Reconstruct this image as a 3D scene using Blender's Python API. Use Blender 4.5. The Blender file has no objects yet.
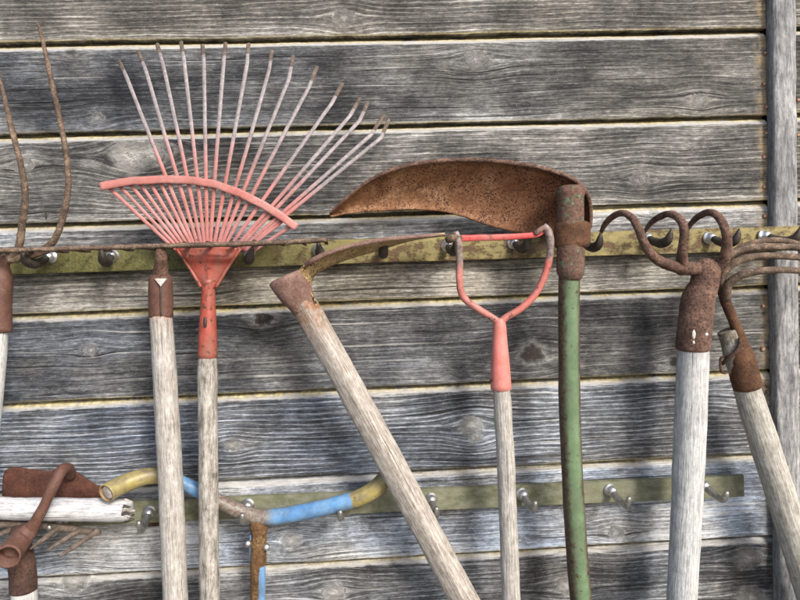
import bpy, math, random
import numpy as np
from mathutils import Vector, Matrix, noise as mn

random.seed(7)
scene = bpy.context.scene
col = scene.collection

# ------------------------------------------------------------------ camera
CD, CYAW, CPIT, CROLL = 0.79892734, 0.04477361, -0.03431074, -0.03667145
PITCH, ZTOP, XB = 0.115, 0.3171437, 0.54248369
FOV = math.radians(67)
FPX = 400 / math.tan(FOV / 2)
Fv = Vector((math.sin(CYAW) * math.cos(CPIT), math.cos(CYAW) * math.cos(CPIT), math.sin(CPIT)))
_r0 = Vector((math.cos(CYAW), -math.sin(CYAW), 0)); _u0 = _r0.cross(Fv)
Rv = math.cos(CROLL) * _r0 + math.sin(CROLL) * _u0
Uv = -math.sin(CROLL) * _r0 + math.cos(CROLL) * _u0
CAM = Vector((0, -CD, 0))
cd = bpy.data.cameras.new('camera'); cam = bpy.data.objects.new('camera', cd); col.objects.link(cam)
cd.sensor_width = 36; cd.lens = 18 / math.tan(FOV / 2); cd.clip_start = 0.01; cd.clip_end = 200
M3 = Matrix((Rv, Uv, -Fv)).transposed()
cam.matrix_world = Matrix.Translation(CAM) @ M3.to_4x4()
scene.camera = cam

# ------------------------------------------------------------------ light
SUN_DIR = Vector((0.50, -0.80, 0.62)).normalized()      # towards the sun
w = bpy.data.worlds.new('World'); scene.world = w; w.use_nodes = True
nt = w.node_tree; bg = nt.nodes['Background']
sky = nt.nodes.new('ShaderNodeTexSky'); sky.sky_type = 'NISHITA'; sky.sun_disc = False
sky.sun_elevation = math.asin(SUN_DIR.z); sky.sun_rotation = math.atan2(SUN_DIR.x, SUN_DIR.y)
sky.air_density = 1.0; sky.dust_density = 3.0
nt.links.new(sky.outputs[0], bg.inputs[0]); bg.inputs[1].default_value = 0.15
sl = bpy.data.lights.new('sun', 'SUN'); sl.energy = 2.1; sl.angle = math.radians(13); sl.color = (1, .97, .93)
so = bpy.data.objects.new('sun', sl); col.objects.link(so)
so.rotation_euler = SUN_DIR.to_track_quat('Z', 'Y').to_euler()
scene.view_settings.view_transform = 'Standard'; scene.view_settings.look = 'None'
scene.view_settings.gamma = 1; scene.view_settings.use_curve_mapping = False
scene.view_settings.exposure = 0.95

# ------------------------------------------------------------------ geometry helpers
def ray(px, py): return Fv + Rv * ((px - 400) / FPX) + Uv * ((300 - py) / FPX)
def at(px, py, out=0.0):
    d = ray(px, py); return CAM + d * ((CD - out) / d.y)
def scl(p): return (p - CAM).dot(Fv) / FPX          # metres per photo pixel at p
def tag(o, label=None, cat=None, group=None, kind=None):
    if label: o['label'] = label
    if cat: o['category'] = cat
    if group: o['group'] = group
    if kind: o['kind'] = kind
    return o
def empty(name, loc, label, cat, group=None):
    o = bpy.data.objects.new(name, None); col.objects.link(o); o.location = loc
    o.empty_display_size = .03
    return tag(o, label, cat, group)
def world_loc(o):
    v = Vector((0, 0, 0))
    while o is not None: v += o.location; o = o.parent
    return v
def build(name, verts, faces, mat, parent=None, attrs=None, smooth=True, loc=None):
    base = world_loc(parent) if parent else Vector((0, 0, 0))
    l = loc - base if loc is not None else Vector((0, 0, 0))
    off = np.array(base + l)
    me = bpy.data.meshes.new(name)
    V = np.asarray(verts, dtype=float).reshape(-1, 3) - off
    me.from_pydata(V.tolist(), [], [tuple(int(i) for i in f) for f in faces])
    if attrs:
        for k, a in attrs.items():
            a = np.asarray(a, dtype=np.float32)
            if a.ndim == 1:
                at_ = me.attributes.new(k, 'FLOAT', 'POINT'); at_.data.foreach_set('value', a)
            else:
                at_ = me.attributes.new(k, 'FLOAT_VECTOR', 'POINT'); at_.data.foreach_set('vector', a.ravel())
    if smooth: me.polygons.foreach_set('use_smooth', [True] * len(me.polygons))
    me.materials.append(mat); me.update()
    o = bpy.data.objects.new(name, me); col.objects.link(o)
    if parent: o.parent = parent
    o.location = l
    return o
def catmull(P, step):
    """P: array n x k; resample smoothly"""
    P = np.asarray(P, float)
    if len(P) == 2: Q = np.vstack([2 * P[0] - P[1], P, 2 * P[1] - P[0]])
    else: Q = np.vstack([2 * P[0] - P[1], P, 2 * P[-1] - P[-2]])
    out = []
    for i in range(1, len(Q) - 2):
        n = max(1, int(np.linalg.norm(Q[i + 1][:3] - Q[i][:3]) / step))
        for k in range(n):
            t = k / n
            out.append(.5 * ((2 * Q[i]) + (-Q[i - 1] + Q[i + 1]) * t + (2 * Q[i - 1] - 5 * Q[i] + 4 * Q[i + 1] - Q[i + 2]) * t * t
                             + (-Q[i - 1] + 3 * Q[i] - 3 * Q[i + 1] + Q[i + 2]) * t ** 3))
    out.append(Q[-2]); return np.array(out)
def P3(pts, ext=0, extr=None):
    """(px,py,out,rpx[,wear]) -> rows x y z r wear"""
    rows = []
    for p in pts:
        q = at(p[0], p[1], p[2]); rows.append([*q, p[3] * scl(q), p[4] if len(p) > 4 else 0])
    if ext:
        a, b = np.array(rows[-2]), np.array(rows[-1]); d = b[:3] - a[:3]; d /= np.linalg.norm(d)
        for k_ in range(1, max(2, int(ext / .05)) + 1):
            e = b.copy(); e[:3] += d * ext * k_ / max(2, int(ext / .05)); rows.append(e)
    return np.array(rows)
def sweep(name, rows, mat, parent, sides=16, amp=0.0, freq=120, flat=None, power=2.0, rot=0.0, step=.004, caps=True,
          linear=False, lumpy=0.0, seed=None, hollow=0.0, loc=None):
    """tube through rows; flat=(a,b) scales the picture-side and depth-side radii"""
    R = rows if linear else catmull(rows, step)
    seed = random.random() * 50 if seed is None else seed
    pos, rad, wear = R[:, :3], R[:, 3], R[:, 4]
    n = len(R); T = np.gradient(pos, axis=0); T /= np.linalg.norm(T, axis=1)[:, None] + 1e-12
    V = []; G = []; W = []; s = 0
    A, B = flat if flat else (1, 1)
    nref = None
    for i in range(n):
        t = T[i]
        if flat or nref is None:
            ref = np.array([0, -1, 0.]) if abs(t[1]) < .93 else np.array([0, 0, 1.])
        else: ref = nref
        nn = ref - t * ref.dot(t); nn /= np.linalg.norm(nn); nref = nn
        sd = np.cross(t, nn)
        if i: s += np.linalg.norm(pos[i] - pos[i - 1])
        for k in range(sides):
            a = 2 * math.pi * k / sides + rot
            c, z = math.cos(a), math.sin(a)
            q = (abs(c) ** power + abs(z) ** power) ** (-1 / power)
            c2, z2 = c * q, z * q
            c3, z3 = (c2, z2) if rot == 0 else (c2 * math.cos(rot) + z2 * math.sin(rot), -c2 * math.sin(rot) + z2 * math.cos(rot))
            r = rad[i]
            v = pos[i] + (sd * c3 * A + nn * z3 * B) * r
            if amp or lumpy:
                f = mn.noise(Vector((v * freq + seed))) * amp
                if lumpy: f += mn.noise(Vector((v * 28 + seed))) * lumpy
                v = v + (sd * c3 + nn * z3) * f
            V.append(v); G.append((c3 * r, z3 * r, s + seed)); W.append(wear[i])
    F = []
    for i in range(n - 1):
        for k in range(sides):
            k2 = (k + 1) % sides
            F.append((i * sides + k, i * sides + k2, (i + 1) * sides + k2, (i + 1) * sides + k))
    def cap(i, flip):
        base = len(V)
        for sc, push in ((.86, .10), (0, .14)):
            d = T[i] * rad[i] * push * (-1 if flip else 1)
            if sc == 0:
                V.append(pos[i] + d); G.append((0, 0, G[i * sides][2])); W.append(wear[i])
            else:
                for k in range(sides):
                    V.append(pos[i] + (np.array(V[i * sides + k]) - pos[i]) * sc + d); G.append(G[i * sides + k]); W.append(wear[i])
        for k in range(sides):
            k2 = (k + 1) % sides
            a, b, c_, d_ = i * sides + k, i * sides + k2, base + k2, base + k
            F.append((d_, c_, b, a) if flip else (a, b, c_, d_))
            F.append((base + sides, c_, d_) if flip else (base + sides, d_, c_))
    if caps is True or caps == 'start': cap(0, True)
    if caps is True or caps == 'end': cap(n - 1, False)
    if hollow:                       # open tube: turn the start end inwards
        base = len(V)
        for q, (sc, dp) in enumerate(((1 - hollow, 0), (1 - hollow, 1.6), (0, 1.65))):
            for k in range(sides):
                V.append(pos[0] + (np.array(V[k]) - pos[0]) * sc + T[0] * rad[0] * dp); G.append(G[k]); W.append(1.0)
        for q in range(3):
            for k in range(sides):
                k2 = (k + 1) % sides
                a, b = (k, k2) if q == 0 else (base + (q - 1) * sides + k, base + (q - 1) * sides + k2)
                F.append((b, a, base + q * sides + k, base + q * sides + k2))
    return build(name, V, F, mat, parent, {'gc': G, 'wear': W}, loc=loc)
def patch(name, top, bot, nu, nv, mat, parent, bulge=0.0, thick=.002, amp=0, outs=None, bpow=1.0):
    """solid sheet lofted between two pixel curves (px,py,out); bulge pushes the middle towards the wall"""
    def rs(c, n):
        Q = catmull(np.array([list(at(*p)) for p in c]), .003)
        L = np.r_[0, np.cumsum(np.linalg.norm(np.diff(Q, axis=0), axis=1))]; u = np.linspace(0, L[-1], n)
        return np.stack([np.interp(u, L, Q[:, k]) for k in range(3)], 1)
    A, B = rs(top, nu), rs(bot, nu)
    G = np.zeros((nv, nu, 3))
    for j in range(nv):
        t = j / (nv - 1); G[j] = A * (1 - t) + B * t
        G[j, :, 1] += bulge * (4 * t * (1 - t)) ** bpow
    if amp:
        for j in range(nv):
            for i in range(nu): G[j, i, 1] += amp * mn.noise(Vector(G[j, i] * 90))
    du = np.gradient(G, axis=1); dv = np.gradient(G, axis=0); N = np.cross(du, dv)
    N /= np.linalg.norm(N, axis=2)[:, :, None] + 1e-12
    if N[nv // 2, nu // 2, 1] > 0: N = -N
    V = np.vstack([G.reshape(-1, 3), (G - N * thick).reshape(-1, 3)])
    idx = lambda j, i, s=0: s * nu * nv + j * nu + i
    F = []
    for j in range(nv - 1):
        for i in range(nu - 1):
            F.append((idx(j, i), idx(j + 1, i), idx(j + 1, i + 1), idx(j, i + 1)))
            F.append((idx(j, i, 1), idx(j, i + 1, 1), idx(j + 1, i + 1, 1), idx(j + 1, i, 1)))
    for i in range(nu - 1):
        F.append((idx(0, i), idx(0, i + 1), idx(0, i + 1, 1), idx(0, i, 1)))
        F.append((idx(nv - 1, i, 1), idx(nv - 1, i + 1, 1), idx(nv - 1, i + 1), idx(nv - 1, i)))
    for j in range(nv - 1):
        F.append((idx(j, 0, 1), idx(j + 1, 0, 1), idx(j + 1, 0), idx(j, 0)))
        F.append((idx(j, nu - 1), idx(j + 1, nu - 1), idx(j + 1, nu - 1, 1), idx(j, nu - 1, 1)))
    g = np.vstack([V]); wv = np.tile(np.repeat(np.linspace(0, 1, nv), nu), 2)
    return build(name, V, F, mat, parent, {'gc': g, 'wear': wv})

# ------------------------------------------------------------------ material helpers
class NB:
    def __init__(s, name):
        s.m = bpy.data.materials.new(name); s.m.use_nodes = True; s.t = s.m.node_tree
        s.b = s.t.nodes['Principled BSDF']; s.b.inputs['Specular IOR Level'].default_value = .3
    def n(s, ty, **kw):
        o = s.t.nodes.new(ty)
        for k, v in kw.items(): setattr(o, k, v)
        return o
    def put(s, sock, v):
        if isinstance(v, bpy.types.NodeSocket): s.t.links.new(v, sock)
        elif isinstance(v, tuple) and len(v) == 3 and sock.type == 'RGBA': sock.default_value = (*v, 1)
        else: sock.default_value = v
    def math(s, op, a, b=0.0, clamp=False):
        o = s.n('ShaderNodeMath', operation=op, use_clamp=clamp); s.put(o.inputs[0], a); s.put(o.inputs[1], b); return o.outputs[0]
    def vmul(s, v, k):
        o = s.n('ShaderNodeVectorMath', operation='MULTIPLY'); s.put(o.inputs[0], v); o.inputs[1].default_value = k; return o.outputs[0]
    def vadd(s, a, b):
        o = s.n('ShaderNodeVectorMath', operation='ADD'); s.put(o.inputs[0], a); s.put(o.inputs[1], b); return o.outputs[0]
    def noise(s, vec, scale=1.0, detail=4, rough=.55, dist=0.0, out=0):
        o = s.n('ShaderNodeTexNoise'); s.put(o.inputs['Vector'], vec); o.inputs['Scale'].default_value = scale
        o.inputs['Detail'].default_value = detail; o.inputs['Roughness'].default_value = rough; o.inputs['Distortion'].default_value = dist
        return o.outputs[out]
    def voro(s, vec, scale, rnd=1.0):
        o = s.n('ShaderNodeTexVoronoi'); s.put(o.inputs['Vector'], vec); o.inputs['Scale'].default_value = scale
        o.inputs['Randomness'].default_value = rnd; return o.outputs[0]
    def mr(s, v, a, b, c=0.0, d=1.0):
        o = s.n('ShaderNodeMapRange'); s.put(o.inputs[0], v)
        for i, k in enumerate((a, b, c, d)): s.put(o.inputs[i + 1], k)
        return o.outputs[0]
    def mix(s, f, a, b, mode='MIX'):
        o = s.n('ShaderNodeMix', data_type='RGBA', blend_type=mode); s.put(o.inputs[0], f); s.put(o.inputs[6], a); s.put(o.inputs[7], b); return o.outputs[2]
    def attr(s, name, out='Vector'):
        o = s.n('ShaderNodeAttribute', attribute_name=name); return o.outputs[out]
    def sep(s, v):
        o = s.n('ShaderNodeSeparateXYZ'); s.put(o.inputs[0], v); return o.outputs
    def obj(s): return s.n('ShaderNodeTexCoord').outputs['Object']
    def bump(s, h, dist, strength=1.0):
        o = s.n('ShaderNodeBump'); s.put(o.inputs['Height'], h); o.inputs['Distance'].default_value = dist; o.inputs['Strength'].default_value = strength
        s.put(s.b.inputs['Normal'], o.outputs[0])
    def done(s, c, rough=.7, metal=0.0):
        s.put(s.b.inputs['Base Color'], c); s.put(s.b.inputs['Roughness'], rough); s.put(s.b.inputs['Metallic'], metal); return s.m

def mat_cladding():
    b = NB('weathered_board')
    gc = b.attr('gc'); m1 = b.sep(b.attr('m1')); m2 = b.sep(b.attr('m2')); m3 = b.sep(b.attr('m3'))
    raw = b.attr('raw')
    warp = b.noise(b.vmul(gc, (5, 22, 1)), 1, 2)
    wv = b.n('ShaderNodeCombineXYZ'); b.put(wv.inputs[1], b.mr(warp, 0, 1, -.004, .004))
    g2 = b.vadd(gc, wv.outputs[0])
    fine = b.noise(b.vmul(g2, (50, 1350, 1)), 1, 5, .75)
    mid = b.noise(b.vmul(g2, (6.5, 380, 1)), 1, 7, .78)
    big = b.noise(b.vmul(gc, (5, 24, 1)), 1, 4, .6)
    iso = b.noise(b.vmul(raw, (1, 1, 2.2)), 110, 7, .78)
    patchy = b.noise(b.vmul(raw, (1, 1, 1.6)), 9, 5, .6)
    g2s = b.sep(g2)
    ph = b.math('MULTIPLY', b.math('ADD', g2s[1], b.math('MULTIPLY', big, .014)), 2 * math.pi / .0062)
    ring = b.math('MULTIPLY', b.math('ADD', b.math('SINE', ph), 1), .5)
    ring = b.math('POWER', ring, 3.2)
    ringc = b.math('MULTIPLY', b.math('SUBTRACT', ring, .22), m3[1])
    # base factor
    f = b.mr(fine, .34, .66)
    f = b.math('ADD', b.math('MULTIPLY', f, .46), b.math('MULTIPLY', b.mr(mid, .34, .67), .38))
    f = b.math('ADD', f, b.math('MULTIPLY', b.math('SUBTRACT', patchy, .5), 1.35))
    f = b.math('ADD', f, b.math('MULTIPLY', b.math('SUBTRACT', iso, .5), .95))
    f = b.math('ADD', f, b.math('MULTIPLY', ringc, .34))
    f = b.math('ADD', f, b.math('SUBTRACT', m2[2], .48), clamp=True)
    hf = b.noise(b.vmul(raw, (160, 1, 700)), 1, 4, .8)
    f = b.math('ADD', f, b.math('MULTIPLY', b.math('SUBTRACT', hf, .5), .55), clamp=True)
    f = b.math('ADD', b.math('MULTIPLY', b.math('SUBTRACT', f, .40), 1.08), .41, clamp=True)
    r = b.n('ShaderNodeValToRGB'); b.put(r.inputs[0], f)
    e = r.color_ramp.elements; e[0].color = (.014, .014, .015, 1); e[0].position = 0
    e[1].color = (.56, .55, .53, 1); e[1].position = 1
    for p, c in ((.25, (.055, .054, .053, 1)), (.5, (.128, .125, .12, 1)), (.75, (.29, .285, .275, 1))):
        x = e.new(p); x.color = c
    c = r.outputs[0]
    warmn = b.noise(b.vmul(raw, (1, 1, 2.5)), 5, 3)
    c = b.mix(b.math('MULTIPLY', m3[2], b.mr(warmn, .35, .6, .3, 1)), c, (1.06, 1.0, .87), 'MULTIPLY')
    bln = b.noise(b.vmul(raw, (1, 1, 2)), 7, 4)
    c = b.mix(b.math('MULTIPLY', m3[0], b.mr(bln, .35, .62, .25, 1)), c, (.74, .95, 1.34), 'MULTIPLY')  # bluish sky reflection painted into the board colour, broken into weathered patches
    # pale scratch streaks
    st = b.noise(b.vmul(g2, (3.5, 330, 1)), 1, 2, .5); st = b.mr(st, .63, .71)
    st = b.math('MULTIPLY', st, b.mr(patchy, .4, .6))
    c = b.mix(b.math('MULTIPLY', st, .6), c, (.50, .49, .46))
    # thin drying cracks
    ck = b.noise(b.vmul(g2, (2.6, 260, 1)), 1, 1, .5); ck = b.mr(ck, .33, .28)
    c = b.mix(b.math('MULTIPLY', ck, .75), c, (.015, .014, .013))
    # knots
    c = b.mix(b.math('MULTIPLY', m2[1], b.mr(b.math('ADD', b.math('MULTIPLY', iso, .5), b.math('MULTIPLY', fine, .5)), .36, .56, .05, .95)), c, (.56, .545, .51))
    kc = b.mix(b.mr(fine, .35, .65), (.006, .004, .004), (.055, .04, .034))
    c = b.mix(m2[0], c, kc)
    # specks
    sp = b.mr(b.noise(raw, 520, 2, .5), .69, .74); c = b.mix(b.math('MULTIPLY', sp, .5), c, (.6, .6, .57))
    # pale bevel and yellow lichen at the joints
    bev = b.mr(b.math('ADD', m1[0], b.math('MULTIPLY', b.math('SUBTRACT', b.noise(b.vmul(raw, (1, 1, 4)), 40, 6, .75), .5), 1.6)), .33, .72, 0, .90)
    pc = b.mix(b.mr(fine, .3, .7), (.22, .22, .225), (.50, .495, .48))
    c = b.mix(bev, c, pc)
    li = b.math('MULTIPLY', m1[1], b.mr(b.noise(b.vmul(raw, (.5, 1, 1)), 75, 6, .75), .36, .50), clamp=True)
    lc = b.mix(b.mr(b.noise(raw, 160, 4, .7), .35, .65), (.23, .18, .065), (.66, .56, .29))
    c = b.mix(b.math('MULTIPLY', li, .9), c, lc)
    stn = b.math('MULTIPLY', m1[2], b.mr(b.noise(b.vmul(raw, (1, 1, 1)), 60, 5, .7), .4, .6))
    c = b.mix(stn, c, (.34, .25, .14))
    h = b.math('ADD', b.math('MULTIPLY', fine, .55), b.math('MULTIPLY', mid, .8))
    h = b.math('ADD', h, b.math('MULTIPLY', ringc, .5)); h = b.math('ADD', h, b.math('MULTIPLY', iso, .35))
    h = b.math('SUBTRACT', h, b.math('MULTIPLY', ck, 1.2)); h = b.math('SUBTRACT', h, b.math('MULTIPLY', m2[0], .8))
    b.bump(h, .0016, .9)
    b.b.inputs['Specular IOR Level'].default_value = .25
    return b.done(c, .78)

def mat_handle(name, dark, mid_, light, stain=(.20, .10, .055), coarse=1.0, scuff=.35):
    b = NB(name); gc = b.attr('gc'); wr = b.attr('wear', 'Fac')
    g = b.vmul(gc, (560 * coarse, 560 * coarse, 36))
    fine = b.noise(b.vmul(gc, (900, 900, 130)), 1, 5, .8); mid = b.noise(g, 1, 4, .6, .3)
    iso = b.noise(b.obj(), 90, 5, .65)
    f = b.math('ADD', b.math('MULTIPLY', b.mr(fine, .34, .66), .5), b.math('MULTIPLY', b.mr(mid, .34, .66), .5))
    f = b.math('ADD', f, b.math('MULTIPLY', b.math('SUBTRACT', iso, .5), .8), clamp=True)
    r = b.n('ShaderNodeValToRGB'); b.put(r.inputs[0], f); e = r.color_ramp.elements
    e[0].color = (*dark, 1); e[0].position = .08; e[1].color = (*light, 1); e[1].position = .9; x = e.new(.45); x.color = (*mid_, 1)
    c = r.outputs[0]
    ck = b.mr(b.noise(b.vmul(gc, (340, 340, 7)), 1, 1), .30, .25); c = b.mix(b.math('MULTIPLY', ck, .55), c, tuple(v * .35 for v in dark))
    dirt = b.mr(b.noise(b.obj(), 300, 3, .6), .62, .72); c = b.mix(b.math('MULTIPLY', dirt, scuff), c, tuple(v * .6 for v in dark))
    s = b.math('MULTIPLY', wr, b.mr(b.noise(b.obj(), 110, 6, .75), .40, .58, .1, 1), clamp=True); c = b.mix(s, c, stain)
    h = b.math('SUBTRACT', b.math('ADD', b.math('MULTIPLY', fine, .5), mid), ck)
    b.bump(h, .0007, .8); return b.done(c, .75)

def mat_batten():
    m = mat_handle('batten_wood', (.08, .08, .085), (.21, .21, .212), (.40, .40, .40), coarse=.5)
    t = m.node_tree; bs = t.nodes['Principled BSDF']; src = bs.inputs['Base Color'].links[0].from_socket
    g = t.nodes.new('ShaderNodeAttribute'); g.attribute_name = 'gc'; sp = t.nodes.new('ShaderNodeSeparateXYZ'); t.links.new(g.outputs['Vector'], sp.inputs[0])
    nz = t.nodes.new('ShaderNodeTexNoise'); nz.inputs['Scale'].default_value = 14; nz.inputs['Detail'].default_value = 6
    nz.inputs['Roughness'].default_value = .7
    mp = t.nodes.new('ShaderNodeVectorMath'); mp.operation = 'MULTIPLY'; mp.inputs[1].default_value = (3, 3, .6); t.links.new(g.outputs['Vector'], mp.inputs[0]); t.links.new(mp.outputs[0], nz.inputs['Vector'])
    mr = t.nodes.new('ShaderNodeMapRange'); t.links.new(nz.outputs[0], mr.inputs[0]); mr.inputs[1].default_value = .40; mr.inputs[2].default_value = .60
    mx = t.nodes.new('ShaderNodeMix'); mx.data_type = 'RGBA'; mx.blend_type = 'MULTIPLY'; t.links.new(mr.outputs[0], mx.inputs[0]); t.links.new(src, mx.inputs[6]); mx.inputs[7].default_value = (.60, .60, .61, 1)
    t.links.new(mx.outputs[2], bs.inputs['Base Color']); return m

def mat_rust(name, dark, mid_, light, scale=1.0, spots=0.0, spotc=(.02, .012, .01), worn=None, rough=.85, pit=.0009, spotscale=260, xdark=None):
    b = NB(name); o = b.attr('gc') if False else b.obj()
    a = b.noise(o, 45 * scale, 6, .7); f = b.noise(o, 330 * scale, 5, .75); g = b.noise(o, 900, 3, .7)
    v = b.math('ADD', b.math('MULTIPLY', b.mr(a, .32, .68), .55), b.math('MULTIPLY', b.mr(f, .33, .67), .45), clamp=True)
    r = b.n('ShaderNodeValToRGB'); b.put(r.inputs[0], v); e = r.color_ramp.elements
    e[0].color = (*dark, 1); e[0].position = .15; e[1].color = (*light, 1); e[1].position = .88; x = e.new(.5); x.color = (*mid_, 1)
    c = r.outputs[0]
    c = b.mix(b.mr(g, .6, .72, 0, .35), c, tuple(min(1, k * 1.6) for k in light))
    h = b.math('ADD', f, b.math('MULTIPLY', g, .4))
    if spots:
        ow = b.vadd(o, b.vmul(b.noise(o, 200, 2, .5, out=1), (.004, .004, .004)))
        vo = b.voro(ow, spotscale); th = b.mr(b.noise(o, 60, 5, .75), .35, .62, .12, .52)
        m = b.math('MULTIPLY', b.mr(b.math('SUBTRACT', th, vo), 0, .08), spots); c = b.mix(m, c, spotc)
        h = b.math('SUBTRACT', h, b.math('MULTIPLY', m, .8))
    if xdark:                                  # darker brown towards the socket, paler towards the point
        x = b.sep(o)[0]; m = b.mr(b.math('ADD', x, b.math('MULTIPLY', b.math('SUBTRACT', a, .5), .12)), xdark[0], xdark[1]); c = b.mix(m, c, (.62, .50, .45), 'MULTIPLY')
    b.bump(h, pit, 1.0); return b.done(c, b.mr(f, .3, .7, rough - .15, rough + .08), .0)

def mat_paint(name, c1, c2, rustc=(.075, .035, .022), chips=.5, worn=None, wornc2=None, rough=.5, edge=None, dirt=.45):
    b = NB(name); o = b.obj(); gc = b.attr('gc')
    a = b.noise(o, 38, 5, .65); f = b.noise(o, 260, 5, .7); st = b.noise(b.vmul(gc, (120, 120, 20)), 1, 4, .65)
    c = b.mix(b.mr(b.math('ADD', a, b.math('MULTIPLY', st, .6)), .6, 1.0), c1, c2)
    c = b.mix(b.mr(f, .5, .75, 0, .35), c, tuple(k * .55 for k in c1))
    wr = b.attr('wear', 'Fac')
    if worn:
        wm = b.mr(b.math('ADD', wr, b.math('MULTIPLY', b.math('SUBTRACT', f, .5), .9)), .35, .75)
        wc = b.mix(b.mr(f, .4, .6), worn, wornc2 or worn); c = b.mix(wm, c, wc)
    n = b.noise(o, 110, 6, .72)
    ch = b.mr(n, .70 - .22 * chips, .73 - .22 * chips)
    rc = b.mix(b.mr(f, .35, .65), tuple(k * .5 for k in rustc), tuple(k * 1.9 for k in rustc)); c = b.mix(ch, c, rc)
    dm = b.noise(b.vmul(o, (1, 1, 1)), 26, 6, .75); c = b.mix(b.math('MULTIPLY', b.mr(b.math('ADD', b.math('MULTIPLY', dm, .6), b.math('MULTIPLY', st, .4)), .46, .62), dirt), c, (.085, .07, .055))
    if edge:                                  # rust showing along the two flanks of the tube
        gx = b.math('ABSOLUTE', b.sep(gc)[0]); em = b.mr(b.math('ADD', gx, b.math('MULTIPLY', b.math('SUBTRACT', n, .5), .012)), edge[0], edge[1])
        c = b.mix(em, c, rc)
    h = b.math('SUBTRACT', b.math('MULTIPLY', f, .4), b.math('MULTIPLY', ch, 1.0))
    b.bump(h, .0006, .9); return b.done(c, b.mr(ch, 0, 1, rough, .85))

M = {}
M['clad'] = mat_cladding()
M['wood_pale'] = mat_handle('pale_handle_wood', (.14, .128, .112), (.275, .258, .235), (.44, .425, .40))
M['wood_white'] = mat_handle('bleached_handle_wood', (.20, .20, .198), (.34, .345, .342), (.52, .525, .522))
M['wood_grey'] = mat_handle('grey_cracked_handle_wood', (.065, .055, .045), (.22, .205, .18), (.43, .41, .38), coarse=.4)
M['wood_tan'] = mat_handle('tan_handle_wood', (.13, .11, .09), (.27, .24, .21), (.46, .43, .39))
M['wood_right'] = mat_handle('grey_tan_handle_wood', (.13, .12, .10), (.27, .255, .225), (.45, .43, .39), stain=(.09, .07, .045))
M['wood_chalk'] = mat_handle('chalky_broken_wood', (.17, .17, .17), (.36, .36, .37), (.54, .54, .55), coarse=.7)
M['batten'] = mat_batten()
M['rust_dark'] = mat_rust('dark_rust', (0.022, 0.013, 0.010), (0.054, 0.028, 0.021), (0.107, 0.059, 0.041), spots=.5)
M['rust_iron'] = mat_rust('grey_brown_rust', (0.041, 0.022, 0.017), (0.107, 0.060, 0.043), (0.233, 0.140, 0.104), spots=.5, pit=.0013)
M['rust_tine'] = mat_rust('flaking_tine_rust', (0.036, 0.026, 0.020), (0.107, 0.073, 0.052), (0.306, 0.224, 0.158), scale=1.8, spots=.3)
M['rust_tip'] = mat_rust('brown_tip_rust', (.045, .034, .026), (.095, .072, .056), (.20, .165, .14), scale=2)
M['rust_orange'] = mat_rust('orange_brown_rust', (0.030, 0.013, 0.007), (0.077, 0.034, 0.016), (0.135, 0.068, 0.035), spots=.5, spotscale=420)
M['rust_socket'] = mat_rust('brown_socket_rust', (0.056, 0.025, 0.019), (0.087, 0.041, 0.029), (0.130, 0.068, 0.050), spots=.15, pit=.0004, rough=.65)
M['rust_pink'] = mat_rust('pinkish_rust', (0.094, 0.047, 0.036), (0.151, 0.090, 0.072), (0.238, 0.158, 0.130), spots=.25, pit=.0005)
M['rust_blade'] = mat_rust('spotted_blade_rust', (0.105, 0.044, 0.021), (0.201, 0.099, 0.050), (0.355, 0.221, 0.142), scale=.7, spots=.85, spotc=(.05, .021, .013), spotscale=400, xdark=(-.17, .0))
M['rust_ochre'] = mat_rust('ochre_spotted_rust', (0.198, 0.117, 0.045), (0.342, 0.234, 0.108), (0.522, 0.414, 0.234), spots=.95, spotc=(.03, .018, .012), spotscale=330)
M['rust_red'] = mat_rust('red_brown_rust', (0.032, 0.013, 0.009), (0.066, 0.024, 0.015), (0.104, 0.042, 0.025), spots=.6, pit=.0005, spotscale=400)
M['pink'] = mat_paint('faded_pink_paint', (.42, .10, .08), (.50, .20, .18), rustc=(.10, .06, .05), chips=.50, worn=(.26, .21, .195), wornc2=(.14, .10, .09))
M['pink_tine'] = mat_paint('pink_tine_paint', (.38, .125, .11), (.43, .21, .205), chips=.2, rustc=(.2,.12,.11), worn=(.29, .255, .262), wornc2=(.18, .165, .17))
M['brace'] = mat_paint('faded_brace_paint', (.34, .11, .095), (.43, .20, .18), rustc=(.17, .08, .06), chips=.35)
M['red'] = mat_paint('red_paint', (.22, .030, .019), (.34, .095, .068), chips=.5, dirt=.6, rough=.42)
M['blade_red'] = mat_paint('red_blade_paint', (.36, .022, .024), (.50, .12, .11), rustc=(.22, .12, .1), chips=.45)
M['salmon'] = mat_paint('salmon_socket_paint', (.50, .14, .115), (.56, .21, .185), rustc=(.2, .07, .05), chips=.02)
M['green'] = mat_paint('green_paint', (.075, .125, .065), (.135, .195, .11), rustc=(.05, .035, .022), chips=.35, edge=(.0055, .0105))
M['green_head'] = mat_paint('worn_green_paint', (.075, .10, .055), (.125, .16, .095), rustc=(.085, .045, .033), chips=1.25)
M['blue'] = mat_paint('blue_paint', (.06, .16, .33), (.15, .29, .46), rustc=(.16, .10, .05), chips=.14, rough=.4, worn=(.12, .07, .06), wornc2=(.20, .20, .17), dirt=.7)
M['grip'] = mat_paint('yellow_grip', (.24, .195, .055), (.32, .27, .13), rustc=(.2, .14, .05), chips=.3, rough=.4, worn=(.26, .17, .08), dirt=.8)
M['bluerust'] = mat_rust('yellow_brown_rust', (0.038, 0.021, 0.009), (0.109, 0.054, 0.022), (0.218, 0.150, 0.072), spots=.5, spotscale=450)

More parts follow.
